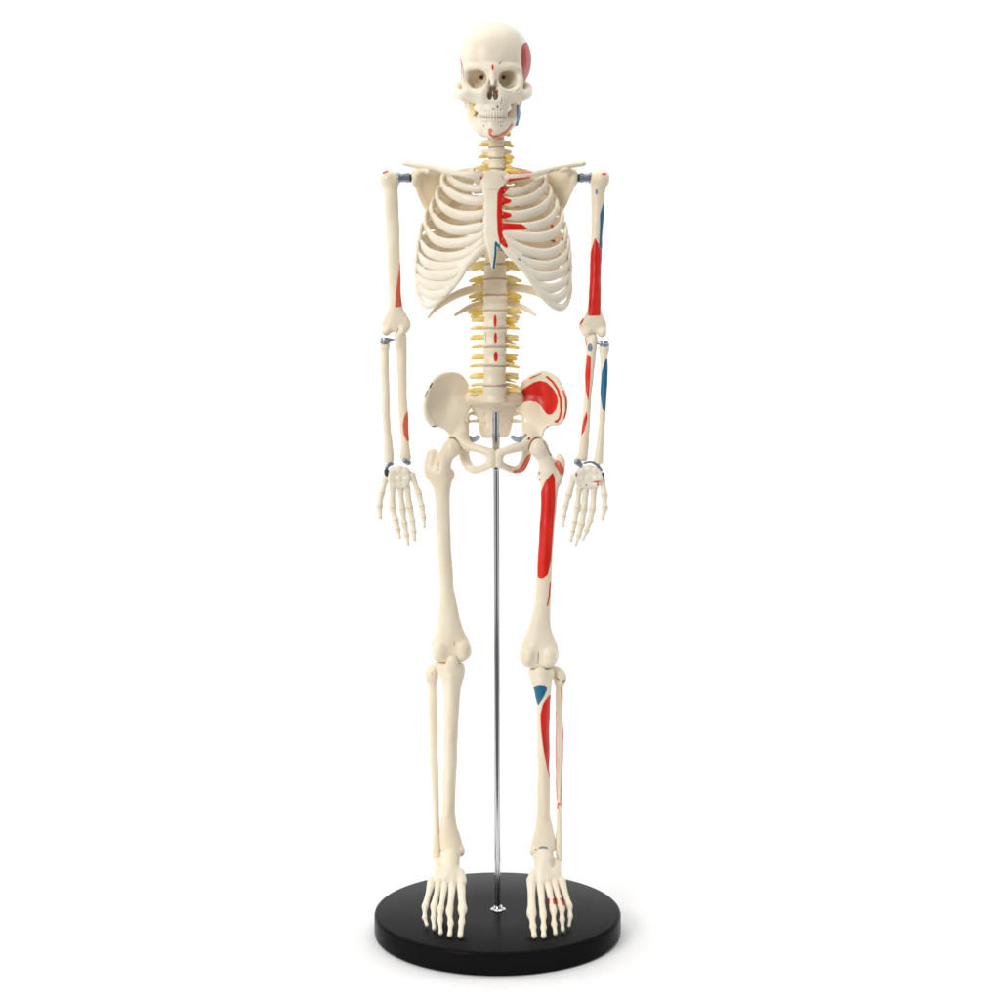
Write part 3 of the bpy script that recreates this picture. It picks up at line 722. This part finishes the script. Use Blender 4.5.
steel('wrist_spring', [(577, 461.6, -1, 3.2), (580.2, 464.6, -1, 2.7)]); steel('wrist_spring', [(584, 463.0, 0, 1.2), (591, 461.8, 0, 1.3), (597, 464.6, 0, 1.8), (601.4, 470, 0, 1.5)])
steel('wrist_spring', [(602.2, 474, -2, 2.0), (601.6, 477.5, -2, 1.6)], RUBBER)

def hand(carp, fingers, paint, flex):
    h = empty('hand', (0, 0, 0), sk)
    s = Solid(0, .6)
    cx = np.mean([p[0] for p in carp]); cy = np.mean([p[1] for p in carp])
    s.plate(carp, lambda x, y: 1+.012*(np.asarray(x, float)-cx)**2*-1+(np.asarray(y, float)-cy)*-.12, 3.6, edge=3)
    random.seed(7)
    for (ox, oy, r) in ((-6, -7, 4), (0, -8.5, 4.2), (6, -6.5, 4), (-7, 1, 3.6), (0, 1, 4), (7, 1, 3.6), (-5, 7, 3.2), (1, 7.5, 3.2), (6, 7, 3)):
        s.ell((cx+ox, cy+oy, -0.7), (r, r*.95, 3.6), 2.0)
    s.build('carpal_bones', PALE, h, paint)
    for name, pts in fingers:
        s = Solid(-4, .5, .45)
        n = len(pts)-1
        for i in range(n):
            a, b = pts[i], pts[i+1]
            q = [tuple(a[j]*(1-t)+b[j]*t for j in range(4)) for t in (.06, .22, .5, .78, .94)]
            f = (1.12, .98, .85, .95, 1.12)
            s.chain([(x, y, d, r*ff*1.1) for (x, y, d, r), ff in zip(q, f)], .8)
        s.build(name, PALE, h, {'dark': [([(p[0]-2.0, p[1]-.1), (p[0]+1.6, p[1]+.2)], .16) for p in pts[1:-1]]})
    return h
def fing(*p):
    out = []
    for i, (x, y, r) in enumerate(p):
        t = i/(len(p)-1)
        out.append((x, y, 1-3*t-9*t*t, r))
    return out
hand([(387.5, 474), (391, 467.5), (398, 465.6), (406, 468), (410.5, 473), (410.5, 482), (408, 488.5), (400, 489.5), (391.5, 489), (388, 482)],
     [('thumb', fing((386, 476, 3.3), (381.5, 493, 3.0), (379.3, 506, 2.8), (380.2, 517.5, 1.7))),
      ('finger', fing((392.6, 486, 2.9), (392.4, 507.5, 3.0), (395.4, 520, 2.6), (398, 530, 2.3), (399.8, 538.5, 1.4))),
      ('finger', fing((400.2, 487, 2.9), (402.6, 509, 3.0), (404.6, 524, 2.7), (406.5, 536, 2.3), (408, 544.5, 1.5))),
      ('finger', fing((406.8, 486, 2.9), (410, 508, 2.9), (412.6, 521, 2.6), (414, 532, 2.2), (414.6, 540, 1.6))),
      ('finger', fing((411.5, 474, 3.4), (418.8, 494, 2.8), (421.6, 506, 2.4), (423.6, 517, 2.0), (424.2, 527.5, 1.2)))],
     {'red': [oval(411, 471.5, 1.3, 2.6, -12)], 'dark': []}, 0)
hand([(573.5, 472), (579, 467), (589, 464.2), (598, 467.5), (602.5, 473), (602, 481), (597, 487.5), (590, 489.5), (580, 489), (575, 482)],
     [('thumb', fing((602, 479, 3.1), (604.6, 495, 3.0), (605, 507, 2.8), (602.4, 519, 1.7))),
      ('finger', fing((594, 487, 3.1), (592.8, 509, 3.0), (590, 521, 2.6), (586.8, 531, 2.2), (583, 540, 1.5))),
      ('finger', fing((586, 488, 2.9), (584, 509, 3.0), (581.6, 525, 2.7), (578.8, 536, 2.3), (575.6, 545.5, 1.5))),
      ('finger', fing((579.4, 487, 2.9), (577.2, 508, 2.9), (574.6, 523, 2.5), (572.8, 532, 2.2), (570.8, 541, 1.6))),
      ('finger', fing((574.5, 476, 3.5), (568.6, 495, 2.8), (565.6, 506, 2.4), (564, 516, 2.0), (562.8, 527, 1.2)))],
     {'red': [([(594, 482), (600, 481.5)], .6), ([(597.5, 482), (598, 486)], .6)], 'dark': [oval(576.3, 474.5, .9, 2.2), oval(586.5, 485.3, .8, .9), ([(592, 482.2), (596, 482.5)], .3), ([(587, 479), (589, 476)], .2)]}, 0)

# ---- pelvis
def hip(poly, crest, x_lat, sg, m, paint, label):
    """m maps a measured point of the left-hand bone in the photograph onto this side"""
    def df(x, y):
        t = (np.asarray(x, float)-x_lat)*sg; yy = np.asarray(y, float)
        return -13+np.clip(t, -3, 60)*.72+9*np.exp(-(((t-22)/15)**2+((yy-402)/18)**2))-np.clip((yy-395)/45, 0, 1)*np.clip(t-5, 0, 45)*.45
    s = Solid(2, .75)
    s.plate(poly, df, 1.7, edge=2)
    cr = [(p[0], p[1], float(df(p[0], p[1]))+.5, p[2]) for p in crest]
    s.chain(cr, 3)
    # column down to the hip socket, rami of the pubis and ischium
    s.chain([m((466, 424, 14, 3)), m((463, 432, 7, 6)), m((459, 441, 3, 8.5))], 5)
    s.ell(m((456, 443, 6)), (9.5, 9, 9), 5)
    s.chain([m((461, 439, 0, 6.5)), m((469, 446, -6, 5.2)), m((480, 449.2, -13, 4.2)), m((488, 452.3, -15, 4.0)), m((493, 455.5, -15, 4.3)), m((493, 462.5, -14, 4.2))], 4, fd=1.1)
    s.chain([m((463, 447, 8, 6)), m((465, 458, 12, 5.0)), m((470, 467.5, 10, 4.6)), m((477, 469.6, 2, 3.8)), m((486, 466.5, -8, 3.6)), m((492, 462.5, -13, 4))], 4)
    s.ell(m((492, 457, -15)), (4.5, 7.5, 4.6), 3)
    s.ell(m((452.3, 447, -2)), (10.2, 10.2, 10.2), 1, sub=True)
    return s.build('hip_bone', BONE, sk, paint, label)
hip([(450, 372.5), (440, 375.5), (432, 382), (425.5, 394), (423.3, 408), (426, 419), (432, 425.5), (441, 428), (448, 434), (452, 441), (463, 444), (468, 437), (464.5, 428), (465.5, 419), (469, 412), (473, 404), (473, 394), (467, 386), (463, 379.5), (458, 374)],
    [(466, 385, 2.6), (462.5, 379.5, 2.4), (457, 375.2, 2.2), (450, 373.8, 2.2), (440, 377, 2.4), (432.5, 383.2, 2.6), (426.8, 394.5, 2.8), (424.9, 408, 2.8), (427.4, 418, 2.8), (432.5, 424, 2.8)], 423, 1, lambda p: p,
    {'dark': [([(432, 383.5), (430, 387.5)], .8), ([(427.5, 391), (425, 397)], .5), ([(433, 426.6), (435.5, 426.4)], .7)]}, None)
mR = lambda p: (990.8-p[0],)+tuple(p[1:])
hip([(540, 371.8), (530, 377.5), (521, 385), (512, 393), (508, 401), (513, 408), (524, 416), (528, 424), (526.5, 432), (524, 439), (530, 446), (541, 443), (543.5, 436), (545, 430), (550, 426.4), (558, 425.2), (563.5, 420), (566.8, 408), (565.6, 394), (559, 381.5), (550, 373.5)],
    [(524, 383, 2.4), (531, 377.8, 2.4), (540, 373.2, 2.2), (549.5, 375, 2.4), (557.8, 382.5, 2.6), (564, 394.5, 2.7), (565, 408, 2.7), (562, 418.5, 2.7), (557, 423.5, 2.6)], 567.3, -1, mR,
    {'red': [[(512, 400), (514, 396), (524, 388.5), (533, 382.7), (540, 380.6), (547, 382.6), (553, 388.5), (557, 395), (558, 402), (556, 409.5), (552, 414.4), (548, 415), (545, 412), (542, 407), (537, 402.3), (530, 401), (523, 402.3), (517, 405.5), (514, 404)],
             ([(547, 377), (553, 382.2), (558, 390), (560.8, 400), (561.2, 412), (559.3, 419), (556.5, 421.6)], 1.0), ([(563.2, 391), (566, 400), (566.3, 410), (564.4, 418)], .8), oval(556.5, 421.6, 2.2, 1.3),
             ([(515, 474.5), (522, 471.8), (527, 465), (531.5, 456)], .9), oval(529, 438.8, 1.4, 1.5), ([(530, 378.5), (535, 376)], .6)],
     'salmon': [[(512.5, 470.5), (518, 469.5), (522, 465), (527, 455.5), (534, 453), (531.5, 466), (523, 475), (514, 477)]],
     'dark': [([(535, 376.5), (541, 373.6)], .45), ([(546.5, 429.5), (548, 427)], .9)], 'slate': [([(519.5, 442), (526, 434.5)], 1.0)]}, 'hip bone with a large red patch in its hollow and red lines along its rim')
s = Solid(10, .75)
SD = lambda x, y: np.interp(y, [388, 400, 409, 420, 437], [7, 7, 17, 24, 33])+np.abs(np.asarray(x, float)-494.6)*.40
s.plate([(466, 393), (472, 390), (482, 390), (507, 390), (517, 390), (523, 393), (523, 402), (517, 410), (513, 417), (512, 425), (510.5, 432), (508, 437.5), (501, 438.5), (494.8, 436), (488, 438.5), (481.5, 437.5), (479, 432), (478.5, 425), (477, 417), (472, 410), (466, 402)], SD, 4.5, edge=3)
s.chain([(470, 400, 20, 5), (481, 398.5, 9, 6), (494.6, 399.5, 2, 7.2), (508, 398.5, 9, 6), (519, 400, 20, 5)], 6)
for yy in (415.5, 424.5):
    for sg in (-1, 1): s.cone((494.6+sg*9.5, yy, 0, 2.2), (494.6+sg*9, yy, float(SD(494, yy))-1.5, 1.4), 2, sub=True)
for yy in (411.8, 420.5, 429): s.cone((488, yy, float(SD(494, yy))-5.6, .8), (501, yy, float(SD(494, yy))-5.6, .8), 1.2, sub=True)
s.build('sacrum', BONE, sk)
Solid(34, .7).chain([(494.6, 434, 32, 5), (494.6, 440, 32, 3.4), (494.8, 446, 28, 2.2), (494.8, 450, 24, 1.4)], 2).build('coccyx', BONE, sk)
for sg in (-1, 1):
    c = 495.4
    Solid(20, .6).chain([(c+sg*26, 437, 10, 1.6), (c+sg*22.5, 440, 14, 2.6), (c+sg*17.5, 437.5, 20, 2.4)], 1).build('hip_screw', STEEL, sk)
    Solid(25, .7).chain([(c+sg*19, 414, 26, 2.0), (c+sg*25, 413.4, 24, 1.8), (c+sg*28, 418, 20, 1.8), (c+sg*27, 422.5, 18, 1.6)], 1.5).chain([(c+sg*18, 421, 28, 1.8), (c+sg*27, 421.4, 20, 1.5)], 1.5).build('sacral_ligament', BONE, sk)

# ---- legs
s = Solid(0, .75)
s.loft([(470, 431, 452, 2, 8), (480, 432, 451.8, 2, 8), (490, 434, 450.4, 1, 7.6), (505, 435.2, 449.9, 0, 7.2), (530, 436.4, 450.2, -1, 7), (560, 438.2, 451.8, -1, 7.2), (590, 439.2, 454, 0, 7.4), (605, 439.2, 457, 0, 7.6), (616, 438.9, 459.6, 1, 8.2), (628, 437.2, 462.8, 2, 9.5), (637, 434, 467, 3, 11), (644, 431.4, 470.6, 4, 13), (651, 431.2, 471.2, 5, 14), (657, 433.5, 469, 6, 14), (661, 437.5, 464.5, 7, 12)], blur=7, cap=5)
s.ell((452.3, 447.5, -2), (9.2, 9.2, 9.2), 2)
s.chain([(451.5, 449, -1, 6.8), (445.4, 458, 1, 7.8), (442, 468, 2, 8.8)], 5, fd=.95)
s.chain([(432.6, 455.2, 6, 6.6), (431.2, 463, 5, 7.0), (430.8, 471, 4, 6.8), (435, 480, 2, 5)], 4, fd=1.1)
s.ell((450.3, 474.5, 6), (4, 5, 4.5), 4)
s.ell((440.5, 650.5, -5), (6.8, 8.5, 6), 3).ell((462.8, 649.5, -5), (7, 9, 6.5), 3).ell((440, 653, 6), (8.6, 8.2, 14), 4).ell((462.5, 652.5, 6), (8.6, 8.6, 14.5), 4)
s.cone((453.2, 638, -13.5, 3), (452.2, 664, -13.5, 9), 4, sub=True)
s.cone((439.5, 461, -8, 1.6), (437.2, 471, -7.5, 1.6), 2.5, sub=True)
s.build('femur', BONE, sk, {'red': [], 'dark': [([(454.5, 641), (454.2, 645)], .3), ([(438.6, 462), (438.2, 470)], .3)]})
s = Solid(0, .75)
s.loft([(470, 538.5, 561, 2, 8), (480, 540, 561, 2, 8), (490, 540.8, 558.8, 1, 7.6), (505, 540.6, 557, 0, 7.2), (530, 539.2, 554.2, -1, 7), (560, 537.4, 552, -1, 7.2), (590, 535.2, 551, 0, 7.4), (605, 534, 550.6, 0, 7.6), (618, 531, 550.2, 1, 8.2), (629, 527.6, 551.6, 2, 9.5), (637, 523.6, 554.4, 3, 11), (645, 520.2, 557.8, 4, 13), (653, 519.8, 558, 5, 14), (661, 522, 555.4, 6, 14), (667, 526.5, 551.5, 7, 12)], blur=7, cap=5)
s.ell((538.5, 447.5, -2), (9.2, 9.2, 9.2), 2)
s.chain([(539, 449, -1, 7.4), (544, 457, 1, 7.8), (548.5, 468, 2, 9)], 5, fd=.95)
s.chain([(559.5, 456.5, 6, 3.6), (560, 462, 5, 5.2), (559.6, 471, 3, 4.8), (557, 480, 2, 5)], 3, fd=1.2)
s.ell((541.5, 475.5, 6), (4, 5, 4.5), 4)
s.ell((529, 656, -5), (7, 8.5, 6.5), 3).ell((549.5, 655, -5), (6.8, 9, 6), 3).ell((528.5, 657.5, 6), (8.8, 8.6, 14), 4).ell((549.5, 657, 6), (8.4, 9, 14.5), 4)
s.cone((538.8, 643, -13.5, 3), (538.2, 670, -13.5, 8.6), 4, sub=True)
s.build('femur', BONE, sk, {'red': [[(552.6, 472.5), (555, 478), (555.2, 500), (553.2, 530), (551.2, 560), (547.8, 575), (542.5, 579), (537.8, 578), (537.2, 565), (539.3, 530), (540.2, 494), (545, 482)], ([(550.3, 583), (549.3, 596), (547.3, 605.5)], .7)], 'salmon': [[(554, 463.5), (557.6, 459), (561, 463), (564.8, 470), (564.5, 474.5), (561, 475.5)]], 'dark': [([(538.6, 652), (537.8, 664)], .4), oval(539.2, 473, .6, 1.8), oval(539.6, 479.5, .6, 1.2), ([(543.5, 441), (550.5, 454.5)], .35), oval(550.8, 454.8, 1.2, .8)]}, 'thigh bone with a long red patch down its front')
# shins
s = Solid(3, .75)
s.loft([(663, 440, 464, 6, 12), (669, 438.6, 465.3, 5, 12.5), (676, 440, 464.4, 3, 11.5), (686, 442.8, 461.4, 1, 9.5), (700, 444.2, 459.6, 0, 8.4), (720, 444.4, 458.7, 0, 7.8), (760, 443.7, 457.2, 1, 7.4), (790, 442.9, 455.6, 3, 7.2), (812, 442.2, 455.2, 4, 7.4), (826, 440.4, 457, 5, 7.8), (838, 439, 461.3, 6, 9), (848, 439.4, 463.4, 6, 10), (851, 440.4, 463.4, 6, 9)], blur=7, cap=3)
s.ell((451.5, 668, -4), (6.2, 7.5, 5), 4).ell((452, 661.5, 6), (4.2, 4, 6), 2)
s.chain([(451.5, 676, -7, 3), (451, 700, -6.2, 2.2), (450, 760, -4.6, 1.8), (448, 815, -1.5, 1.8)], 4).ell((452, 661.5, -7), (6, 6.5, 4), 3).ell((461, 851, 4), (3.8, 6, 6), 3).ell((443, 668.5, 6), (5.5, 5, 9), 3)
s.build('tibia', BONE, sk)
s = Solid(3, .75)
s.loft([(669, 528.4, 552.5, 6, 12), (675, 527.8, 552.2, 5, 12.5), (681, 530.2, 552.4, 3, 11.5), (690, 533.6, 551.4, 1, 9.5), (702, 536.4, 550.2, 0, 8.4), (720, 537.1, 549.3, 0, 7.8), (760, 537.4, 549.6, 1, 7.4), (790, 537.2, 550.4, 3, 7.2), (814, 536.8, 550.4, 4, 7.4), (827, 535, 552.6, 5, 7.8), (838, 532, 555.2, 6, 9), (848, 530.6, 556.4, 6, 10), (851.5, 531, 555, 6, 9)], blur=7, cap=3)
s.ell((540.5, 674, -4), (6.2, 7.5, 5), 4).ell((539.5, 667.5, 6), (4.2, 4, 6), 2)
s.chain([(541, 681, -7, 3), (542.5, 705, -6.2, 2.2), (543.5, 760, -4.6, 1.8), (545, 815, -1.5, 1.8)], 4).ell((533.6, 851, 4), (3.8, 6, 6), 3).ell((549, 673.5, 6), (5.5, 5, 9), 3)
s.build('tibia', BONE, sk, {'blue': [[(533.3, 687), (538, 684.8), (545.5, 685.2), (547.4, 689), (543.8, 697), (538, 706), (535.2, 697)]],
    'red': [[(549.3, 695), (551.5, 696), (551, 740), (551, 778), (549.3, 778), (546.8, 767), (543.6, 750), (541.2, 732), (540.4, 715), (543, 704)]], 'slate': [oval(543.2, 848, 4.6, 1.9)], 'dark': [([(535.5, 849), (537.5, 851.5)], .5)]}, 'shin bone with a blue shield and a long red wedge on its front')
s = Solid(10, .7)
s.loft([(676, 427.5, 436.5, 13, 5), (690, 428.6, 436.8, 12, 4.5), (705, 428.7, 436.8, 11, 4.2), (730, 429.2, 437.4, 11, 4.2), (760, 429.6, 438, 10, 4.2), (790, 431.6, 438.8, 10, 4), (815, 433.3, 439, 9, 4), (830, 433.3, 439.4, 8, 4.2), (845, 432.2, 441.4, 6, 5), (858, 432.4, 440.4, 5, 5)], blur=7, cap=3)
s.ell((431.6, 674.5, 13), (6.3, 7.5, 7), 3)
s.chain([(439, 664.5, 9, 3), (433, 669, 12, 4.4), (431, 677, 13, 5.6)], 3)
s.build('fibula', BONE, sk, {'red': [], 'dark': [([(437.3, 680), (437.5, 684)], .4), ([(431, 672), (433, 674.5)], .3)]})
s = Solid(10, .7)
s.loft([(678, 555, 563.5, 13, 5), (690, 555.3, 562.6, 12, 4.5), (705, 555.4, 563, 11, 4.2), (730, 555.6, 563.4, 11, 4.2), (760, 555.6, 563, 10, 4.2), (790, 556.1, 562.2, 10, 4), (815, 556.3, 561.4, 9, 4), (832, 556, 562, 8, 4.2), (848, 554.6, 562.8, 6, 5), (861, 556.6, 563, 5, 5)], blur=7, cap=3)
s.ell((559.6, 676.5, 13), (6.4, 7.2, 7), 3)
s.chain([(551.5, 668, 9, 3), (557, 671, 12, 4.4), (560, 679, 13, 5.4)], 3)
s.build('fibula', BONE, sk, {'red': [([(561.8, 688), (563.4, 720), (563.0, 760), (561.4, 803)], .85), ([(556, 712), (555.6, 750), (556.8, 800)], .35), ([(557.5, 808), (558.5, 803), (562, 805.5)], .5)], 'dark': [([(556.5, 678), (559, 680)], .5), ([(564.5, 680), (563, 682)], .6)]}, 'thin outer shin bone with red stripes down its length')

# ---- feet
def foot(m, toes, paint, xs):
    f = empty('foot', (0, 0, 0), sk)
    s = Solid(-10, .65)
    # ankle bone, heel, midfoot
    s.ell(m((450.8, 853.5, 3)), (11, 7.5, 13), 3)
    s.chain([m((450.8, 857, -6, 9.0)), m((451.2, 866, -13, 8.4)), m((452, 875, -19, 7.2)), m((452.5, 880, -23, 5.4))], 3)
    s.chain([m((446, 862, 14, 8)), m((444, 864, 30, 8.4)), m((444, 860, 38, 7))], 4)
    s.chain([m((438.5, 864, 0, 6)), m((437, 874, -12, 5.4)), m((434.5, 881, -20, 4.6))], 3)
    s.chain([m((459.5, 873, -18, 5.4)), m((461.8, 882, -25, 4.8))], 3)
    s.chain([m((446.5, 870, -16, 6)), m((446, 878, -22, 5.2))], 3)
    s.chain([m((440, 872, -16, 5.5)), m((439.5, 878, -20, 4.6))], 3)
    s.cone(m((443.2, 859, -12, 1.4)), m((441.5, 866, -15, 1.2)), 2, sub=True)
    s.build('tarsal_bones', PALE, f)
    for pts in toes:
        s = Solid(-40, .55, .55)
        pts = [(pts[0][0]*.93+447.5*.07 if pts[0][0] < 496 else pts[0][0]*.93+545*.07, pts[0][1]-7, pts[0][2]*1.02)]+list(pts[1:])
        mt, mp, ip, tip = pts
        d_t = D*((CAMH-2.0)/(tip[1]+.6-HOR)-1)
        d_m = -19.0
        def dd(y): return d_m+(d_t-d_m)*np.clip((y-mt[1])/(tip[1]-mt[1]), 0, 1)
        P_ = [(p[0], p[1], float(dd(p[1])), p[2]) for p in pts]
        segs = [(P_[0], P_[1], (1.12, .98, .84, .86, 1.08)), (P_[1], P_[2], (1.05, .85, .72, .82, 1.0)), (P_[2], P_[3], (1.0, .86, .8, .95, 1.1))]
        for a, b, fs in segs:
            q = [tuple(a[j]*(1-t)+b[j]*t for j in range(4)) for t in (.04, .25, .5, .75, .95)]
            s.chain([(x, y, d, r*g) for (x, y, d, r), g in zip(q, fs)], .9)
        s.build('toe', PALE, f, paint)
    return f
L_toes = [[(461.8, 886, 4.4), (462.6, 910.5, 4.6), (461.8, 922, 3.7), (460.2, 936.4, 2.4)],
          [(453.2, 885, 4.0), (449.6, 912, 3.6), (450.8, 924, 3.0), (449.8, 935.6, 2.0)],
          [(446, 885, 3.8), (440.6, 909.5, 3.4), (440, 920.5, 2.9), (441, 933.6, 1.9)],
          [(439.4, 885, 3.7), (433.9, 906.5, 3.3), (433.6, 918, 2.8), (434, 929, 1.8)],
          [(431.4, 887, 4.2), (424.9, 907, 3.2), (424.4, 917.5, 2.7), (427, 925.4, 1.6)]]
R_toes = [[(530.2, 886, 4.4), (531.6, 914, 4.6), (533, 927, 3.6), (534.4, 936.4, 2.4)],
          [(539.4, 886, 4.0), (543.2, 916, 3.6), (543.6, 928, 3.0), (543.8, 936.4, 2.1)],
          [(546.6, 885, 3.8), (553.6, 910.5, 3.4), (554, 924, 2.9), (555.6, 934, 2.0)],
          [(553.4, 884.5, 3.7), (561.6, 908.5, 3.3), (562, 920, 2.8), (562.8, 930.6, 1.9)],
          [(562.2, 887, 4.2), (569.4, 906.5, 3.2), (570.4, 917, 2.7), (569, 926.4, 1.6)]]
foot(lambda p: p, L_toes, None, 0)
foot(lambda p: (993.0-p[0]+.6, p[1]+1)+tuple(p[2:]), R_toes, {'red': [[(544.8, 898), (549.8, 898), (549.6, 904.8), (544.8, 904.5)], [(552.6, 898), (557, 898), (557.6, 904.5), (553.2, 904.5)], [(559.8, 897.5), (563, 897.5), (565.4, 906.5), (562, 905)]]}, 0)
